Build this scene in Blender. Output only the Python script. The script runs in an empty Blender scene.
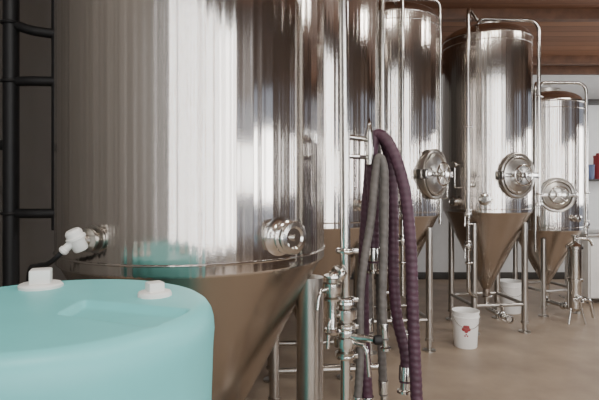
import bpy, bmesh, math, random
from mathutils import Vector, Matrix
random.seed(4)
I4 = Matrix.Identity(4)
col = bpy.context.scene.collection

# ------------------------------------------------------------ materials
def new_mat(name):
    m = bpy.data.materials.new(name); m.use_nodes = True
    nt = m.node_tree
    return m, nt, nt.nodes["Principled BSDF"]

def plain(name, c, rough=0.5, metal=0.0, noise=0.08, scale=12, bump=0.0, c2=None):
    m, nt, b = new_mat(name)
    b.inputs["Roughness"].default_value = rough
    b.inputs["Metallic"].default_value = metal
    tc = nt.nodes.new("ShaderNodeTexCoord")
    nz = nt.nodes.new("ShaderNodeTexNoise"); nz.inputs["Scale"].default_value = scale
    nz.inputs["Detail"].default_value = 5
    nt.links.new(tc.outputs["Object"], nz.inputs["Vector"])
    r = nt.nodes.new("ShaderNodeValToRGB")
    if c2 is None:
        c2 = [max(0, x*(1-noise*2)) for x in c]
    r.color_ramp.elements[0].position = 0.3; r.color_ramp.elements[1].position = 0.7
    r.color_ramp.elements[0].color = (*c2, 1); r.color_ramp.elements[1].color = (*c, 1)
    nt.links.new(nz.outputs["Fac"], r.inputs["Fac"])
    nt.links.new(r.outputs["Color"], b.inputs["Base Color"])
    if bump:
        bp = nt.nodes.new("ShaderNodeBump"); bp.inputs["Strength"].default_value = bump
        bp.inputs["Distance"].default_value = 0.01
        nt.links.new(nz.outputs["Fac"], bp.inputs["Height"])
        nt.links.new(bp.outputs["Normal"], b.inputs["Normal"])
    return m

def brushed(name, c, rough=0.2, aniso=0.6, dist=0.0012, freq=11.0, wob=0.006, det=1.2):
    """brushed stainless sheet rolled round Z: slight vertical waviness in the sheet"""
    m, nt, b = new_mat(name)
    N, L = nt.nodes.new, nt.links.new
    b.inputs["Metallic"].default_value = 1
    b.inputs["Base Color"].default_value = (*c, 1)
    b.inputs["Anisotropic"].default_value = aniso
    tg = N("ShaderNodeTangent"); tg.direction_type = 'RADIAL'; tg.axis = 'Z'
    L(tg.outputs[0], b.inputs["Tangent"])
    tc = N("ShaderNodeTexCoord"); sp = N("ShaderNodeSeparateXYZ")
    L(tc.outputs["Object"], sp.inputs[0])
    at = N("ShaderNodeMath"); at.operation = 'ARCTAN2'
    L(sp.outputs["Y"], at.inputs[0]); L(sp.outputs["X"], at.inputs[1])
    def vec(ka, kz, det=2.5):
        a = N("ShaderNodeMath"); a.operation = 'MULTIPLY'; a.inputs[1].default_value = ka
        z = N("ShaderNodeMath"); z.operation = 'MULTIPLY'; z.inputs[1].default_value = kz
        L(at.outputs[0], a.inputs[0]); L(sp.outputs["Z"], z.inputs[0])
        cb = N("ShaderNodeCombineXYZ"); L(a.outputs[0], cb.inputs[0]); L(z.outputs[0], cb.inputs[2])
        n = N("ShaderNodeTexNoise"); n.inputs["Scale"].default_value = 1.0
        n.inputs["Detail"].default_value = det
        L(cb.outputs[0], n.inputs["Vector"]); return n
    n1 = vec(freq, 0.08, det)
    n3 = vec(2.0, 0.5)
    b.inputs["Roughness"].default_value = rough
    b1 = N("ShaderNodeBump"); b1.inputs["Strength"].default_value = 1; b1.inputs["Distance"].default_value = dist
    L(n1.outputs["Fac"], b1.inputs["Height"])
    b2 = N("ShaderNodeBump"); b2.inputs["Strength"].default_value = 1; b2.inputs["Distance"].default_value = wob
    L(n3.outputs["Fac"], b2.inputs["Height"]); L(b1.outputs["Normal"], b2.inputs["Normal"])
    L(b2.outputs["Normal"], b.inputs["Normal"])
    return m

def planks(name, c1, c2, width, axis='Y', rough=0.6):
    m, nt, b = new_mat(name)
    N, L = nt.nodes.new, nt.links.new
    b.inputs["Roughness"].default_value = rough
    tc = N("ShaderNodeTexCoord"); sp = N("ShaderNodeSeparateXYZ"); L(tc.outputs["Object"], sp.inputs[0])
    d = N("ShaderNodeMath"); d.operation = 'DIVIDE'; d.inputs[1].default_value = width; L(sp.outputs[axis], d.inputs[0])
    fl = N("ShaderNodeMath"); fl.operation = 'FLOOR'; L(d.outputs[0], fl.inputs[0])
    fr = N("ShaderNodeMath"); fr.operation = 'FRACT'; L(d.outputs[0], fr.inputs[0])
    wn = N("ShaderNodeTexWhiteNoise"); wn.noise_dimensions = '1D'; L(fl.outputs[0], wn.inputs["W"])
    mp = N("ShaderNodeMapping"); mp.inputs["Scale"].default_value = (1.5, 30, 30) if axis != 'X' else (30, 1.5, 1.5)
    L(tc.outputs["Object"], mp.inputs[0])
    nz = N("ShaderNodeTexNoise"); nz.inputs["Scale"].default_value = 1.5; L(mp.outputs[0], nz.inputs["Vector"])
    ad = N("ShaderNodeMath"); ad.operation = 'ADD'; L(wn.outputs["Value"], ad.inputs[0]); L(nz.outputs["Fac"], ad.inputs[1])
    h = N("ShaderNodeMath"); h.operation = 'MULTIPLY'; h.inputs[1].default_value = 0.5; L(ad.outputs[0], h.inputs[0])
    r = N("ShaderNodeValToRGB"); r.color_ramp.elements[0].color = (*c1, 1); r.color_ramp.elements[1].color = (*c2, 1)
    r.color_ramp.elements[0].position = 0.2; r.color_ramp.elements[1].position = 0.8
    L(h.outputs[0], r.inputs["Fac"])
    g = N("ShaderNodeMath"); g.operation = 'GREATER_THAN'; g.inputs[1].default_value = 0.05; L(fr.outputs[0], g.inputs[0])
    mx = N("ShaderNodeMix"); mx.data_type = 'RGBA'
    L(g.outputs[0], mx.inputs["Factor"]); mx.inputs["A"].default_value = (c1[0]*.25, c1[1]*.25, c1[2]*.25, 1)
    L(r.outputs["Color"], mx.inputs["B"]); L(mx.outputs["Result"], b.inputs["Base Color"])
    bp = N("ShaderNodeBump"); bp.inputs["Distance"].default_value = 0.01; L(g.outputs[0], bp.inputs["Height"])
    L(bp.outputs["Normal"], b.inputs["Normal"])
    return m

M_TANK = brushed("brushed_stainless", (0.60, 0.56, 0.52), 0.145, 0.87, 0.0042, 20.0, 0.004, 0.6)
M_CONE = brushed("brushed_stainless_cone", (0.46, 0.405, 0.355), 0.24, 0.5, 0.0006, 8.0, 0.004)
M_PIPE = plain("polished_stainless", (0.62, 0.60, 0.565), 0.17, 1.0, 0.03)
M_SATIN = plain("satin_stainless", (0.52, 0.495, 0.46), 0.28, 1.0, 0.05)
M_BLACK = plain("black_rubber", (0.009, 0.009, 0.010), 0.55, 0, 0.2, 20)
M_TURQ = plain("turquoise_polyethylene", (0.19, 0.63, 0.64), 0.45, 0, 0.04, 6, 0.06)
M_WHITE = plain("white_plastic", (0.85, 0.84, 0.81), 0.4, 0, 0.03)
M_HOSE = plain("purple_rubber_hose", (0.078, 0.030, 0.052), 0.5, 0, 0.2, 25)
M_GREYH = plain("grey_rubber_hose", (0.15, 0.135, 0.125), 0.55, 0, 0.2, 25)
M_BUCKET = plain("bucket_plastic", (0.92, 0.91, 0.88), 0.4, 0, 0.02)
M_RED = plain("red_print", (0.36, 0.05, 0.055), 0.5)
M_BLUE = plain("navy_card", (0.03, 0.05, 0.12), 0.5)
M_FLOOR = plain("tan_concrete", (0.40, 0.31, 0.23), 0.42, 0, 0, 2.6, 0.02, (0.27, 0.208, 0.155))
M_WALLW = plain("white_wall_paint", (0.64, 0.64, 0.63), 0.7, 0, 0.03)
M_WALLG = plain("grey_wall_panel", (0.18, 0.168, 0.155), 0.55, 0, 0.04, 3)
M_WALLB = planks("brown_wood_wall", (0.05, 0.028, 0.018), (0.13, 0.075, 0.045), 0.14, 'X')
M_CEIL = planks("wood_plank_ceiling", (0.14, 0.062, 0.032), (0.25, 0.12, 0.062), 0.16, 'Y')
M_BEAM = plain("wood_beam", (0.15, 0.07, 0.037), 0.6, 0, 0.2, 8)
M_FRAME = plain("dark_window_frame", (0.04, 0.035, 0.03), 0.5)

# ------------------------------------------------------------ builder
def frame(o, n, up=(0, 0, 1)):
    n = Vector(n).normalized(); up = Vector(up)
    if abs(n.dot(up)) > 0.99: up = Vector((0, 1, 0))
    x = up.cross(n).normalized(); y = n.cross(x)
    m = Matrix((x, y, n)).transposed().to_4x4(); m.translation = Vector(o); return m

def fillet(pts, rad, seg=6):
    pts = [Vector(p) for p in pts]; out = [pts[0]]
    for i in range(1, len(pts)-1):
        a, b, c = pts[i-1], pts[i], pts[i+1]
        d1 = (a-b); d2 = (c-b); k = min(rad, d1.length*.49, d2.length*.49)
        p0 = b+d1.normalized()*k; p1 = b+d2.normalized()*k
        for s in range(seg+1):
            t = s/seg; out.append(p0*(1-t)**2 + b*2*t*(1-t) + p1*t*t)
    out.append(pts[-1]); return out

def catmull(pts, step=0.004):
    P = [Vector(p) for p in pts]; P = [P[0]*2-P[1]]+P+[P[-1]*2-P[-2]]; out = []
    for i in range(1, len(P)-2):
        n = max(2, int((P[i+1]-P[i]).length/step))
        for s in range(n):
            t = s/n
            out.append(0.5*((2*P[i])+(-P[i-1]+P[i+1])*t+(2*P[i-1]-5*P[i]+4*P[i+1]-P[i+2])*t*t+(-P[i-1]+3*P[i]-3*P[i+1]+P[i+2])*t**3))
    out.append(P[-2]); return out

class B:
    def __init__(s): s.bm = bmesh.new()
    def lathe(s, prof, M=I4, n=32, sx=1, sy=1, zf=None):
        rings = []
        for r, z in prof:
            if r < 1e-5:
                rings.append([s.bm.verts.new(M @ Vector((0, 0, z)))])
            else:
                ring = []
                for k in range(n):
                    a = 2*math.pi*k/n; v = Vector((r*math.cos(a)*sx, r*math.sin(a)*sy, z))
                    if zf: v = zf(v)
                    ring.append(s.bm.verts.new(M @ v))
                rings.append(ring)
        for a, b in zip(rings, rings[1:]):
            for k in range(n):
                k2 = (k+1) % n
                try:
                    if len(a) == 1 and len(b) == 1: break
                    if len(a) == 1: s.bm.faces.new((a[0], b[k2], b[k]))
                    elif len(b) == 1: s.bm.faces.new((a[k], a[k2], b[0]))
                    else: s.bm.faces.new((a[k], a[k2], b[k2], b[k]))
                except ValueError: pass
        return s
    def tube(s, pts, r, n=12, rf=None):
        pts = [Vector(p) for p in pts]
        t0 = (pts[1]-pts[0]).normalized()
        u = t0.orthogonal().normalized(); rings = []; L = 0
        for i, p in enumerate(pts):
            if i: L += (p-pts[i-1]).length
            if i == 0: t = t0
            elif i == len(pts)-1: t = (pts[i]-pts[i-1]).normalized()
            else: t = (pts[i+1]-pts[i-1]).normalized()
            u = (u - t*u.dot(t)).normalized(); w = t.cross(u)
            ring = []
            for k in range(n):
                a = 2*math.pi*k/n
                rr = r if rf is None else rf(L, a)
                ring.append(s.bm.verts.new(p+(u*math.cos(a)+w*math.sin(a))*rr))
            rings.append(ring)
        for a, b in zip(rings, rings[1:]):
            for k in range(n):
                s.bm.faces.new((a[k], a[(k+1) % n], b[(k+1) % n], b[k]))
        s.bm.faces.new(rings[0][::-1]); s.bm.faces.new(rings[-1]); return s
    def torus(s, R, r, M=I4, n=48, m=10, sx=1, sy=1):
        pr = [(R+r*math.cos(2*math.pi*k/m), r*math.sin(2*math.pi*k/m)) for k in range(m+1)]
        return s.lathe(pr, M, n, sx, sy)
    def box(s, c, size, bev=0.0, M=I4):
        r = bmesh.ops.create_cube(s.bm, size=1, matrix=M @ Matrix.Translation(c) @ Matrix.Diagonal((*size, 1)))
        if bev:
            es = list({e for v in r['verts'] for e in v.link_edges})
            bmesh.ops.bevel(s.bm, geom=es, offset=bev, segments=2, affect='EDGES', profile=0.6)
        return s
    def out(s, name, mat, parent=None, loc=None, sharp=35):
        bmesh.ops.remove_doubles(s.bm, verts=s.bm.verts, dist=1e-6)
        bmesh.ops.recalc_face_normals(s.bm, faces=s.bm.faces)
        me = bpy.data.meshes.new(name); s.bm.to_mesh(me); s.bm.free()
        for p in me.polygons: p.use_smooth = True
        me.set_sharp_from_angle(angle=math.radians(sharp))
        me.materials.append(mat)
        o = bpy.data.objects.new(name, me); col.objects.link(o)
        if parent: o.parent = parent
        if loc: o.location = loc
        return o

def empty(name, loc=(0, 0, 0)):
    e = bpy.data.objects.new(name, None); e.empty_display_size = 0.1
    e.location = loc; col.objects.link(e); return e

def clamp(b, M, r):      # tri-clamp joint, axis local z
    b.lathe([(r, -.012), (r*1.45, -.010), (r*1.6, -.004), (r*1.6, .004), (r*1.45, .010), (r, .012)], M, 24)
    b.box((r*1.75, 0, 0), (r*.7, .012, .018), .002, M)

def valve(b, M, r, lever=(1, 0), ln=0.12):   # butterfly valve, axis local z
    b.lathe([(r, -.05), (r*1.5, -.05), (r*1.55, -.042), (r*1.1, -.035), (r*1.1, -.022), (r*1.75, -.018), (r*1.8, 0),
             (r*1.75, .018), (r*1.1, .022), (r*1.1, .035), (r*1.55, .042), (r*1.5, .05), (r, .05)], M, 24)
    lx, ly = lever
    b.tube([M @ Vector((lx*r*1.5, ly*r*1.5, 0)), M @ Vector((lx*(r*1.5+.05), ly*(r*1.5+.05), 0))], r*.42)
    b.tube(fillet([M @ Vector((lx*(r*1.5+.045), ly*(r*1.5+.045), 0)), M @ Vector((lx*(r*1.5+.06), ly*(r*1.5+.06), -.02)),
            M @ Vector((lx*(r*1.5+.07), ly*(r*1.5+.07), -ln))], .01), r*.3)

# ------------------------------------------------------------ tank
def tank(cx, cy, r, seam, shoulder, top, tip, leg_r, leg_d, leg_a, manway=None, ports=(), n=128, brace=.3):
    T = empty("fermentation_tank", (cx, cy, 0))
    b = B()
    prof = [(r-.014, seam-.012), (r-.004, seam-.010), (r, seam-.004), (r, seam), (r, seam+.3)]
    prof += [(r, seam+(shoulder-seam)*k/5) for k in range(1, 6) if seam+(shoulder-seam)*k/5 > seam+.31]
    b.lathe(prof, n=n).torus(r, .005, Matrix.Translation((0, 0, seam+.035)), n).torus(r, .007, Matrix.Translation((0, 0, shoulder)), n)
    b.torus(r, .005, Matrix.Translation((0, 0, shoulder-.08)), n)
    b.out("shell", M_TANK, T)
    d = []
    for k in range(15):
        t = math.pi/2*k/14
        d.append((max(0, r*math.cos(t)**.75) if k < 14 else 0, shoulder+(top-shoulder)*math.sin(t)))
    B().lathe(d, n=n).out("dome", M_TANK, T)
    c = [(.04, tip-.1), (.04, tip), (.05, tip+.01)]
    for k in range(1, 9): c.append((.05+(r-.014-.05)*k/8, tip+.01+(seam-.012-tip-.01)*k/8))
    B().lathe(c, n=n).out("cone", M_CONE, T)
    b = B()
    b.lathe([(.16, top-.06), (.16, top+.01), (.175, top+.012), (.175, top+.03), (.1, top+.05), (0, top+.055)], n=40)
    b.tube(fillet([(-.06, 0, top+.03), (-.06, 0, top+.1), (.06, 0, top+.1), (.06, 0, top+.03)], .03), .008)
    b.lathe([(.02, top-.05), (.02, top+.06), (.035, top+.06), (.035, top+.08), (0, top+.08)], Matrix.Translation((-.24, -.1, 0)), 20)
    b.out("top_lid", M_SATIN, T)
    b = B(); ft = []
    for k in range(4):
        a = math.radians(leg_a+90*k); x, y = leg_r*math.cos(a), leg_r*math.sin(a)
        zt = tip+(seam-tip)*(leg_r/r)
        Mx = Matrix.Translation((x, y, 0))
        b.lathe([(0, 0), (leg_d*.95, 0), (leg_d*.95, .012), (leg_d*.35, .02), (leg_d*.35, .09), (leg_d*.62, .095),
                 (leg_d*.62, .12), (leg_d*.5, .125), (leg_d*.5, min(zt+.01, seam-.03)), (0, min(zt+.01, seam-.03))], Mx, 28)
        ft.append((x, y))
    for k in range(4):
        p, q = ft[k], ft[(k+1) % 4]
        b.tube([(p[0], p[1], brace), (q[0], q[1], brace)], min(.02, leg_d*.3))
    b.out("legs", M_SATIN, T)
    b = B()
    a = math.radians(leg_a+45); ox, oy = math.cos(a), math.sin(a)
    clamp(b, Matrix.Translation((0, 0, tip-.09)), .034)
    b.tube(fillet([(0, 0, tip-.09), (0, 0, tip-.22), (ox*(r+.02), oy*(r+.02), tip-.22)], .07), .026, 16)
    valve(b, frame((ox*(r*.75), oy*(r*.75), tip-.22), (ox, oy, 0)), .028, (0, 1), .1)
    clamp(b, frame((ox*(r+.02), oy*(r+.02), tip-.22), (ox, oy, 0)), .028)
    b.out("outlet_pipe", M_PIPE, T)
    if manway:
        az, z, w, h = manway; a = math.radians(az); nx, ny = math.cos(a), math.sin(a)
        Mf = frame((nx*(r-.06), ny*(r-.06), z), (nx, ny, 0)); R = w/2; sy = h/w
        b = B()
        b.lathe([(R*.9, 0), (R*.9, .085), (R, .088), (R, .10), (R*.93, .104), (R*.86, .10)], Mf, 48, 1, sy)
        b.torus(R*.95, .010, Mf @ Matrix.Translation((0, 0, .102)), 48, 8, 1, sy)
        b.lathe([(R*.84, .09), (R*.84, .115), (R*.78, .12), (R*.72, .105), (R*.5, .12), (R*.25, .13), (0, .133)], Mf, 48, 1, sy)
        b.out("manway_door", M_SATIN, T)
        b = B()
        for k in range(4):
            an = math.pi/4+math.pi/2*k
            b.tube([Mf @ Vector((0, 0, .175)), Mf @ Vector((R*.5*math.cos(an), R*.5*math.sin(an), .185))], .008)
        b.torus(R*.5, .009, Mf @ Matrix.Translation((0, 0, .185)), 36, 8)
        b.lathe([(.02, .12), (.02, .18), (.03, .182), (.03, .2), (0, .205)], Mf, 20)
        b.box((0, 0, .145), (R*1.9, .04, .018), .004, Mf)
        b.box((-R*1.02, 0, .10), (.035, .09, .10), .006, Mf)
        b.box((R*1.02, 0, .10), (.03, .06, .09), .006, Mf)
        b.out("manway_handwheel", M_PIPE, T)
    b = B(); used = False
    for az, z, rr in ports:
        used = True
        a = math.radians(az); nx, ny = math.cos(a), math.sin(a)
        Mf = frame((nx*(r-.03), ny*(r-.03), z), (nx, ny, 0))
        b.lathe([(rr*1.3, .03), (rr*1.3, .036), (rr, .04), (rr, .07), (rr*1.3, .075), (rr*1.35, .085), (rr*1.3, .1), (rr*.9, .105), (rr*.8, .1), (0, .102)], Mf, 32)
        clamp(b, Mf @ Matrix.Translation((0, 0, .087)), rr*.88)
    if used: b.out("sample_ports", M_PIPE, T)
    else: b.bm.free()
    return T

# ---- big foreground tank
T1 = tank(-.485, 2.35, .60, 1.28, 3.35, 3.6, .24, .54, .122, -10, None, (), 256)
b = B(); a = math.radians(-47); nx, ny = math.cos(a), math.sin(a)
Mf = frame((nx*.59, ny*.59, 1.405), (nx, ny, 0)) @ Matrix.Diagonal((1.15, 1.15, .85, 1))
b.lathe([(.066, .008), (.066, .014), (.045, .02), (.038, .03), (.038, .05), (.052, .055), (.056, .062), (.056, .072), (.052, .078), (.044, .082),
         (.044, .095), (.053, .099), (.055, .106), (.05, .113), (.036, .115), (.03, .107), (0, .107)], Mf, 48)
b.box((.062, 0, .068), (.03, .014, .018), .003, Mf); b.tube([Mf @ Vector((.07, -.03, .068)), Mf @ Vector((.07, .03, .068))], .005)
b.tube([Mf @ Vector((0, 0, .1)), Mf @ Vector((0, 0, .125))], .012)
b.out("sample_port", M_PIPE, T1)
a = math.radians(-115); nx, ny = math.cos(a), math.sin(a)
Mf = frame((nx*.59, ny*.59, 1.405), (nx, ny, 0))
b = B(); b.lathe([(.05, .01), (.05, .018), (.03, .02), (.03, .03), (.042, .034), (.042, .046), (.02, .05), (.016, .07), (0, .07)], Mf, 32)
b.out("probe_ferrule", M_SATIN, T1)
# upright sensor head, leaning up and to the left, with cable gland pointing down
hc = Mf @ Vector((-.010, .005, .082))
hd = frame(hc, (-.3, -.25, .9), (0, 1, 0))
b = B(); b.lathe([(0, -.042), (.022, -.042), (.026, -.036), (.028, .0), (.034, .003), (.034, .011), (.029, .014), (.029, .028), (.022, .037), (0, .040)], hd, 32)
b.lathe([(0, -.035), (.015, -.035), (.017, .0), (0, .0)], Mf @ Matrix.Translation((-.005, 0, .085)), 16)
gl = frame(hc+Vector((-.01, -.01, -.01)), (-.65, -.2, -.65), (0, 1, 0))
b.lathe([(0, 0), (.014, 0), (.014, .030), (.017, .032), (.017, .042), (.012, .048), (0, .048)], gl, 16)
b.out("temperature_probe_head", M_WHITE, T1)
p = gl @ Vector((0, 0, .044))
b = B(); b.tube(catmull([p, p+Vector((-.02, -.003, -.02)), p+Vector((-.06, .02, -.045)), p+Vector((-.12, .07, -.06)), p+Vector((-.2, .16, -.1)), p+Vector((-.24, .22, -.3)), p+Vector((-.27, .26, -.9)), (-.75, .05, .01)], .02), .009, 10)
b.out("probe_cable", M_BLACK, T1)

# ---- CIP riser standing at the right side of the big tank
V1 = empty("cip_riser_pipe", (.188, 2.05, 0)); C1 = V1.location.copy()
def R1(x, y, z): return Vector((x, y, z))-C1
b = B()
b.tube([R1(.165, 2.05, 4.5), R1(.188, 2.05, 1.33)], .021, 20)
b.tube([R1(.188, 2.05, 1.33), R1(.188, 2.05, .012)], .021, 20)
b.lathe([(0, 0), (.05, 0), (.05, .012), (.022, .02)], n=24)
for z in (1.33, 1.13, 1.02, .9, .62): clamp(b, Matrix.Translation(R1(.188, 2.05, z)), .025)
valve(b, Matrix.Translation(R1(.188, 2.05, 1.075)), .027, (-.7, -.7), .12)
valve(b, Matrix.Translation(R1(.188, 2.05, .96)), .027, (.8, -.6), .12)
b.tube(fillet([R1(.188, 2.05, 1.24), R1(.13, 2.0, 1.24), R1(.13, 2.0, 1.10), R1(.13, 1.99, 1.02)], .04), .019, 16)
valve(b, Matrix.Translation(R1(.13, 2.0, 1.19)), .022, (-.6, -.8), .07)
b.lathe([(.03, -.01), (.035, 0), (.03, .01), (0, .012)], Matrix.Translation(R1(.13, 1.99, 1.02)), 20)
clamp(b, frame(R1(.155, 2.02, 1.24), (1, .8, 0)), .022)
b.tube(fillet([R1(.188, 2.05, .98), R1(.27, 2.02, .98), R1(.3, 2.0, .98)], .03), .015, 14)
b.out("riser", M_PIPE, V1)
b = B(); b.lathe([(0, -.02), (.018, -.015), (.02, 0), (.018, .015), (0, .02)], frame(R1(.315, 2.0, .98), (1, 0, 0)), 20)
b.out("valve_knob", M_BLACK, V1)
b = B()
b.tube(fillet([R1(.185, 2.06, 1.80), R1(.30, 2.2, 1.80), R1(.36, 2.26, 1.80), R1(.40, 2.30, 1.84)], .03), .012, 14)
b.tube(fillet([R1(.185, 2.06, 1.72), R1(.31, 2.2, 1.72), R1(.31, 2.2, 1.86)], .03), .010, 14)
b.lathe([(0, -.11), (.012, -.1), (.018, -.03), (.018, .03), (.010, .07), (0, .11)], Matrix.Translation(R1(.305, 2.18, 1.79)), 16)
b.out("hose_hanger", M_PIPE, V1)

# ---- other tanks
T2 = tank(.10, 3.82, .50, 1.31, 3.22, 3.38, .42, .43, .07, -40, None, ((-50, 1.46, .03),))
T3 = tank(.93, 5.08, .48, 1.31, 3.22, 3.38, .42, .41, .066, -128, (-48, 1.70, .42, .48), ((-85, 1.42, .035), (-100, 1.5, .02)))
T4 = tank(2.13, 5.70, .48, 1.31, 3.22, 3.38, .42, .41, .066, -128, (-74, 1.70, .42, .48), ((-112, 1.45, .045), (-150, 1.42, .04), (-128, 1.6, .02)))
T5 = tank(3.16, 6.42, .43, 1.05, 2.62, 2.79, .34, .36, .06, -120, (-101, 1.48, .42, .42), ((-70, 1.2, .03),))

def rel(T, pts): return [Vector(p)-T.location for p in pts]
def pipe(T, name, pts, r, rad=.09, clamps=()):
    b = B(); b.tube(fillet(rel(T, pts), rad, 8), r, 16)
    for c, n in clamps: clamp(b, frame(Vector(c)-T.location, n), r*1.15)
    b.out(name, M_PIPE, T)
pipe(T4, "vent_pipe", [(2.0, 5.6, 3.3), (2.0, 5.6, 3.46), (2.70, 5.64, 3.46), (2.70, 5.64, 1.25)], .021, .14,
     [((2.70, 5.64, 2.6), (0, 0, 1)), ((2.70, 5.64, 1.5), (0, 0, 1))])
pipe(T4, "cip_pipe", [(1.95, 5.5, 3.42), (1.735, 5.14, 3.42), (1.735, 5.14, .5), (1.86, 5.3, .42)], .019, .07,
     [((1.735, 5.14, 2.2), (0, 0, 1)), ((1.735, 5.14, 1.2), (0, 0, 1)), ((1.735, 5.14, .8), (0, 0, 1))])
pipe(T5, "vent_pipe", [(3.05, 6.35, 2.75), (3.05, 6.35, 2.9), (3.66, 6.38, 2.9), (3.66, 6.38, .9)], .02, .14,
     [((3.66, 6.38, 1.5), (0, 0, 1))])
pipe(T5, "cip_pipe", [(3.0, 6.3, 2.75), (3.0, 6.25, 2.84), (2.83, 6.0, 2.84), (2.83, 6.0, .8)], .016, .1)
pipe(T3, "cip_pipe", [(.93, 5.0, 3.4), (.93, 4.9, 3.55), (.93, 4.52, 3.55), (.93, 4.52, .6)], .018, .1,
     [((.93, 4.52, 1.4), (0, 0, 1)), ((.93, 4.52, .9), (0, 0, 1))])
pipe(T3, "vent_pipe", [(1.0, 5.1, 3.4), (1.0, 5.1, 3.5), (1.44, 5.12, 3.5), (1.44, 5.12, 1.2)], .016, .1)
pipe(T2, "cip_pipe", [(.3, 3.7, 3.35), (.3, 3.6, 3.5), (.62, 3.72, 3.5), (.62, 3.72, .3)], .018, .1,
     [((.62, 3.72, 1.2), (0, 0, 1)), ((.62, 3.72, .8), (0, 0, 1))])
for T, c in ((T4, (1.735, 5.14, .98)), (T3, (.93, 4.52, 1.1)), (T2, (.62, 3.72, 1.0)), (T4, (1.735, 5.14, 1.3)), (T4, (2.70, 5.64, 1.38)), (T5, (3.66, 6.38, 1.1))):
    b = B(); valve(b, Matrix.Translation(Vector(c)-T.location), .024, (-.6, -.8), .12); b.out("butterfly_valve", M_PIPE, T)
for T, az, z in ((T3, -20, 1.72), (T4, -146, 1.82)):
    a = math.radians(az); r = .48; n = Vector((math.cos(a), math.sin(a), 0))
    b = B(); b.tube(fillet([n*(r-.01)+Vector((0, 0, z)), n*(r+.07)+Vector((0, 0, z)), n*(r+.07)+Vector((0, 0, z-.25)), n*(r-.01)+Vector((0, 0, z-.25))], .02), .007)
    b.lathe([(0, -.012), (.035, -.012), (.037, 0), (.035, .012), (0, .012)], frame(n*(r+.09)+Vector((0, 0, z)), n), 24)
    b.out("gauge", M_PIPE, T)

# ------------------------------------------------------------ hoses
def hose(name, pts, r, mat, fit_end=True, fit_start=False):
    H = empty(name, pts[0]); o = Vector(pts[0])
    P = [Vector(p)-o for p in catmull(pts, .0045)]
    B().tube(P, r, 14, lambda L, a: r*(1+.04*math.sin(2*math.pi*L/.028+a))).out("rubber_tube", mat, H, sharp=80)
    b = B()
    ends = ([(P[-1], P[-1]-P[-6])] if fit_end else [])+([(P[0], P[0]-P[5])] if fit_start else [])
    for e, d in ends:
        Mf = frame(e, d)
        b.lathe([(r*1.12, -.07), (r*1.15, -.068), (r*1.15, -.01), (r*.8, -.005), (r*.8, .03), (r*1.35, .035), (r*1.35, .045), (r*.7, .047), (0, .047)], Mf, 24)
    if ends: b.out("end_fitting", M_PIPE, H)
    else: b.bm.free()
    return H
hose("brewery_hose", [(.335, 2.26, 1.25), (.33, 2.25, 1.55), (.325, 2.24, 1.74), (.35, 2.24, 1.825), (.40, 2.20, 1.77), (.45, 2.16, 1.60), (.475, 2.14, 1.35), (.485, 2.13, 1.0), (.50, 2.12, .62), (.51, 2.11, .3), (.50, 2.11, .12), (.47, 2.13, .05), (.42, 2.2, .035), (.36, 2.28, .035)], .026, M_HOSE, False, True)
hose("brewery_hose", [(.32, 2.32, .55), (.30, 2.32, .9), (.30, 2.32, 1.3), (.32, 2.31, 1.62), (.345, 2.31, 1.80), (.385, 2.29, 1.81), (.415, 2.28, 1.68), (.425, 2.27, 1.5), (.425, 2.26, 1.2), (.44, 2.25, 1.0), (.475, 2.24, .84), (.47, 2.23, .72)], .025, M_HOSE, True, True)
hose("brewery_hose", [(.25, 2.2, .6), (.265, 2.2, .8), (.27, 2.2, 1.15), (.315, 2.2, 1.45), (.33, 2.19, 1.62), (.345, 2.18, 1.72), (.37, 2.18, 1.66), (.37, 2.18, 1.4), (.36, 2.17, 1.1), (.37, 2.17, .93)], .018, M_GREYH, True, True)
hose("brewery_hose", [(.40, 2.38, .6), (.385, 2.38, 1.0), (.38, 2.38, 1.4), (.37, 2.37, 1.7), (.36, 2.36, 1.79), (.33, 2.36, 1.72), (.32, 2.36, 1.4), (.33, 2.37, .9)], .02, M_GREYH, True, True)

# ------------------------------------------------------------ turquoise tank
P = empty("turquoise_plastic_drum", (-.60, 1.215, 0))
def sm(x): x = max(0, min(1, x)); return x*x*(3-2*x)
def zf(v):
    if v.z > 1.2:
        # moulded sunken wedge toward the front right
        rr = math.hypot(v.x, v.y)
        w = sm((v.x-.045)/.012)*sm((.10-v.x*.35-v.y)/.03 - .3)*sm((v.y+.05+v.x*.42)/.016+.5)*sm((.345-rr)/.012)
        v = Vector((v.x, v.y, v.z-.017*w))
    return v
pr = [(0, 0), (.33, 0), (.355, .02), (.36, .1), (.372, .8), (.385, 1.2), (.388, 1.235), (.386, 1.262), (.381, 1.28), (.372, 1.294), (.360, 1.302), (.35, 1.305)]
k = .346
while k > .005: pr.append((k, 1.306)); k -= .006
pr.append((0, 1.306))
B().lathe(pr, n=240, zf=zf).out("body", M_TURQ, P, sharp=60)
for (x, y, s, rot) in ((-.145, .225, 1.2, 20), (.215, .115, .9, 35)):
    b = B(); Mx = Matrix.Translation((x, y, 1.295)) @ Matrix.Rotation(math.radians(rot), 4, 'Z')
    b.lathe([(0, 0), (.048*s, 0), (.050*s, .008), (.050*s, .018), (.046*s, .023), (.03*s, .025), (0, .025)], Mx, 12)
    b.box((0, 0, .036*s), (.046*s, .046*s, .034*s), .005, Mx)
    b.out("screw_cap", M_WHITE, P)

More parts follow.
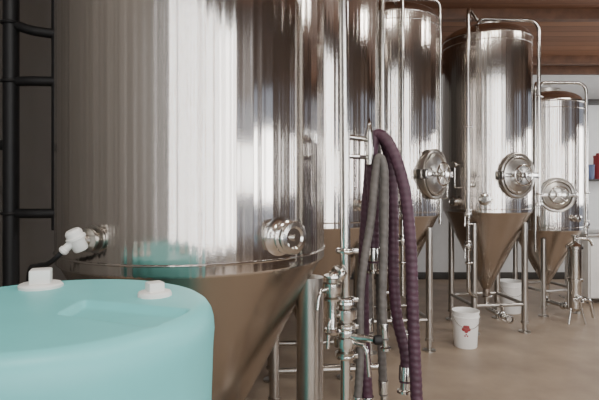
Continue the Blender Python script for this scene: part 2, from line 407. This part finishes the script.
# ------------------------------------------------------------ buckets
def bucket(x, y, s, print_=False, az=-105):
    K = empty("plastic_bucket", (x, y, 0)); b = B()
    b.lathe([(0, 0), (.108*s, 0), (.112*s, .006), (.128*s, .30*s), (.135*s, .302*s), (.135*s, .315*s), (.13*s, .317*s), (.13*s, .35*s), (.136*s, .353*s), (.136*s, .365*s),
             (.128*s, .366*s), (.124*s, .34*s), (.106*s, .01), (0, .01)], n=40)
    b.out("body", M_BUCKET, K)
    b = B(); pts = []
    for k in range(17):
        t = math.pi*k/16; pts.append((.137*s*math.cos(t), -.137*s*math.sin(t)*.75-.02, .325*s-.12*s*math.sin(t)))
    b.tube(pts, .0025, 6)
    b.out("wire_handle", M_PIPE, K)
    if print_:
        b = B(); a0 = math.radians(az)
        for (dx, dz, rr) in ((0, .05, .022), (-.025, .03, .018), (.025, .03, .018), (0, .015, .02), (-.014, .055, .016), (.016, .055, .016), (0, -.02, .008), (-.012, -.035, .008), (.012, -.035, .008)):
            z = .17*s+dz*s; R = (.112+(.128-.112)*z/(.30*s))*s+.0012; a = a0+dx*s/R
            b.lathe([(0, .0015), (rr*s, .0)], frame((R*math.cos(a), R*math.sin(a), z), (math.cos(a), math.sin(a), 0)), 14)
        b.out("red_emblem", M_RED, K)
bucket(1.65, 4.97, .98, True)
bucket(2.66, 6.30, 1.08)

# ------------------------------------------------------------ filter housing, cabinet, shelf
F = empty("filter_housing", (3.19, 5.80, 0)); b = B()
for k in range(3):
    a = math.radians(90+120*k); b.tube([(.07*math.cos(a), .07*math.sin(a), .18), (.11*math.cos(a), .11*math.sin(a), 0)], .012)
b.lathe([(0, .14), (.05, .145), (.075, .18), (.075, .48), (.09, .485), (.09, .515), (.075, .52), (.075, .86), (.095, .865), (.095, .895), (.07, .92), (.03, .94), (.02, .95), (.02, 1.0), (.035, 1.005), (.035, 1.02), (0, 1.02)], n=32)
b.tube(fillet([(0, -.07, .3), (0, -.14, .3), (.1, -.14, .3), (.14, -.14, .1)], .04), .02)
b.tube(fillet([(.02, 0, .98), (.16, -.02, .98), (.2, -.02, .9)], .04), .016)
valve(b, frame((0, -.11, .3), (0, 1, 0)), .022, (1, 0), .08)
b.out("housing", M_PIPE, F)

K = empty("storage_cabinet", (4.32, 7.0, 0))
B().box((0, 0, .49), (.9, .6, .82), .01).out("carcass", M_WHITE, K)
b = B()
for x in (-.22, .22): b.box((x, -.307, .49), (.42, .02, .78), .006)
b.out("doors", M_WHITE, K)
b = B()
b.box((0, 0, .925), (1.0, .68, .04), .006)
for x in (-.04, .04): b.tube(fillet([(x, -.315, .6), (x, -.345, .6), (x, -.345, .45), (x, -.315, .45)], .01), .006)
for x in (-.4, .4):
    for y in (-.25, .25): b.lathe([(0, 0), (.025, 0), (.02, .09), (0, .09)], Matrix.Translation((x, y, 0)), 16)
b.out("steel_top", M_SATIN, K)
S = empty("wall_shelf", (5.15, 8.33, 1.68)); b = B()
b.box((0, 0, 0), (1.0, .32, .03), .004).box((-.4, .05, -.1), (.025, .2, .2), .003).box((.4, .05, -.1), (.025, .2, .2), .003)
b.out("board_and_brackets", M_FRAME, S)
S2 = empty("wall_shelf", (5.15, 8.33, 2.98)); b = B()
b.box((0, 0, 0), (1.0, .32, .05), .004).box((-.4, .05, -.1), (.025, .2, .2), .003).box((.4, .05, -.1), (.025, .2, .2), .003)
b.out("board_and_brackets", M_FRAME, S2)
G = empty("storage_tin", (4.98, 8.3, 1.697)); b = B()
b.lathe([(0, 0), (.09, 0), (.09, .36), (.095, .365), (.095, .39), (.05, .4), (.05, .43), (0, .43)], n=28); b.out("tin", M_RED, G)
G = empty("cardboard_box", (4.76, 8.3, 1.697)); B().box((0, 0, .11), (.16, .2, .22), .004).box((0, 0, .225), (.17, .21, .03), .003).out("box", M_BLUE, G)

# ------------------------------------------------------------ insulated glycol lines on left wall
Gp = empty("insulated_glycol_pipe", (0, 0, 0)); b = B()
b.tube([(-1.73, 3.0, .0), (-1.73, 3.0, 3.9)], .045, 24)
b.tube([(-1.46, 3.0, 1.33), (-1.46, 3.0, 3.9)], .026, 18)
for z, t in ((2.52, -.05), (2.22, -.0), (1.43, 0)):
    b.tube(fillet([(-1.73, 3.0, z-t), (-1.60, 2.98, z), (-1.46, 3.0, z+t*.3)], .05), .029, 18)
    b.torus(.05, .01, Matrix.Translation((-1.73, 3.0, z-t)), 24, 8)
b.tube([(-1.73, 3.0, 1.84), (-1.98, 3.05, 1.84)], .03, 16)
b.out("insulated_tubes", M_BLACK, Gp)

# ------------------------------------------------------------ room
X0, X1, Y0, Y1 = -2.0, 6.5, -5.0, 8.5
def zc(y): return 3.62+(8.5-y)*(2.0/13.5)
B().box(((X0+X1)/2, (Y0+Y1)/2, -.05), (X1-X0+.4, Y1-Y0+.4, .1)).out("floor", M_FLOOR)
b = B(); vs = [(X0-.2, Y0-.2), (X1+.2, Y0-.2), (X1+.2, Y1+.2), (X0-.2, Y1+.2)]
lo = [b.bm.verts.new((x, y, zc(y))) for x, y in vs]; hi = [b.bm.verts.new((x, y, zc(y)+.1)) for x, y in vs]
b.bm.faces.new(lo); b.bm.faces.new(hi)
for k in range(4): b.bm.faces.new((lo[k], lo[(k+1) % 4], hi[(k+1) % 4], hi[k]))
b.out("ceiling", M_CEIL)
bm_ = B()
for y in (8.1, 6.6, 4.8, 3.0, 1.2, -.6, -2.4, -4.2):
    bm_.box(((X0+X1)/2, y, zc(y)-.06), (X1-X0, .12, .14), .008)
bm_.out("ceiling_beams", M_BEAM)
def prism(name, pts, off, mat):
    b = B(); A = [b.bm.verts.new(p) for p in pts]; C = [b.bm.verts.new(Vector(p)+Vector(off)) for p in pts]
    b.bm.faces.new(A); b.bm.faces.new(C)
    for k in range(len(A)): b.bm.faces.new((A[k], A[(k+1) % len(A)], C[(k+1) % len(A)], C[k]))
    b.out(name, mat)
prism("wall_left", [(X0, Y0, 0), (X0, Y1, 0), (X0, Y1, zc(Y1)), (X0, Y0, zc(Y0))], (-.15, 0, 0), M_WALLG)
prism("wall_back", [(X0, Y1, 0), (X1, Y1, 0), (X1, Y1, zc(Y1)), (X0, Y1, zc(Y1))], (0, .15, 0), M_WALLW)
b = B()
for y in (-3, -1, 1, 2.4, 5): b.box((X0+.005, y, 1.9), (.01, .02, 3.6), .002)
b.out("trim_1", M_FRAME)
B().box(((X0+X1)/2, Y1-.01, .06), (X1-X0, .02, .12), .003).out("baseboard_back", M_FRAME)
B().box(((X0+X1)/2, Y1-.04, zc(Y1)-.08), (X1-X0, .08, .14), .004).out("trim_2", M_BEAM)
def window_wall(name, p0, dirv, nrm, length, ztop, wins, sill, head, mat, win_i, watt):
    b = B(); d = Vector(dirv); n = Vector(nrm); p0 = Vector(p0)
    def bx(bb, a, c, z0, z1, th=.15, off=.075, bev=0):
        ce = p0+d*((a+c)/2)-n*off; sz = Vector((abs(d.x)*(c-a)+abs(n.x)*th, abs(d.y)*(c-a)+abs(n.y)*th, z1-z0))
        bb.box((ce.x, ce.y, (z0+z1)/2), sz, bev)
    bx(b, 0, length, 0, sill); bx(b, 0, length, head, ztop)
    prev = 0
    for a, c in wins: bx(b, prev, a, sill, head); prev = c
    bx(b, prev, length, sill, head); b.out(name, mat)
    for a, c in wins:
        f = B()
        bx(f, a, c, sill, sill+.06, .1, .05); bx(f, a, c, head-.06, head, .1, .05)
        xs = (a, c-.06) if c-a < .45 else (a, (a+c)/2-.04, c-.06)
        for x in xs: bx(f, x, x+.08, sill, head, .08, .05)
        f.out("window_%d" % win_i, M_FRAME); win_i += 1
        la = bpy.data.lights.new("daylight", 'AREA'); la.shape = 'RECTANGLE'; la.size = c-a; la.size_y = head-sill
        la.energy = watt*(c-a); la.color = (.99, .985, .98)
        lo_ = bpy.data.objects.new("daylight", la); col.objects.link(lo_)
        ce = p0+d*((a+c)/2)-n*.2; lo_.location = (ce.x, ce.y, (sill+head)/2)
        lo_.rotation_euler = n.to_track_quat('-Z', 'Z').to_euler()
    return win_i
wi = window_wall("wall_rear", (X0, Y0, 0), (1, 0, 0), (0, 1, 0), X1-X0, zc(Y0)+.02, [(.6, 1.0), (1.5, 1.85), (2.4, 3.0), (3.55, 3.9), (4.7, 5.4), (6.2, 7.6)], .3, 4.9, M_WALLB, 1, 190)
wi = window_wall("wall_right", (X1, Y0, 0), (0, 1, 0), (-1, 0, 0), Y1-Y0, 3.62, [(1.0, 2.0), (3.6, 4.9), (8.2, 9.2), (11.4, 12.8)], .5, 3.4, M_WALLB, wi, 150)
prism("trim_3", [(X1, Y0, 3.6), (X1, Y1, 3.6), (X1, Y1, 3.63), (X1, Y0, zc(Y0))], (.15, 0, 0), M_WALLB)

# fill lights added to lift the diffuse level, in invented ceiling fixtures out of shot
for x, y, e in ((-.5, -.3, 75), (2.2, -.3, 65), (2.6, 2.1, 50), (5.0, 3.9, 65)):
    z = zc(y)-.06; L_ = empty("added_fill_light", (x, y, z)); b = B()
    b.box((0, 0, -.03), (1.24, .34, .06), .008)
    for sx in (-.5, .5): b.tube([(sx, 0, -.01), (sx, 0, .08)], .012)
    b.out("housing", M_WHITE, L_)
    la = bpy.data.lights.new("fill_panel", 'AREA'); la.shape = 'RECTANGLE'; la.size = 1.2; la.size_y = .3; la.energy = e; la.color = (1, .95, .88)
    lo_ = bpy.data.objects.new("fill_panel", la); col.objects.link(lo_); lo_.parent = L_; lo_.location = (0, 0, -.066)

w = bpy.data.worlds.new("World"); bpy.context.scene.world = w; w.use_nodes = True
w.node_tree.nodes["Background"].inputs[0].default_value = (.7, .8, 1, 1)
w.node_tree.nodes["Background"].inputs[1].default_value = 1.0

cam = bpy.data.cameras.new("Camera"); co = bpy.data.objects.new("Camera", cam); col.objects.link(co)
co.location = (0, 0, 1.6); co.rotation_euler = (math.pi/2, 0, 0)
cam.lens = 30.05; cam.sensor_width = 36; cam.shift_y = -.025; cam.clip_start = .05
bpy.context.scene.camera = co
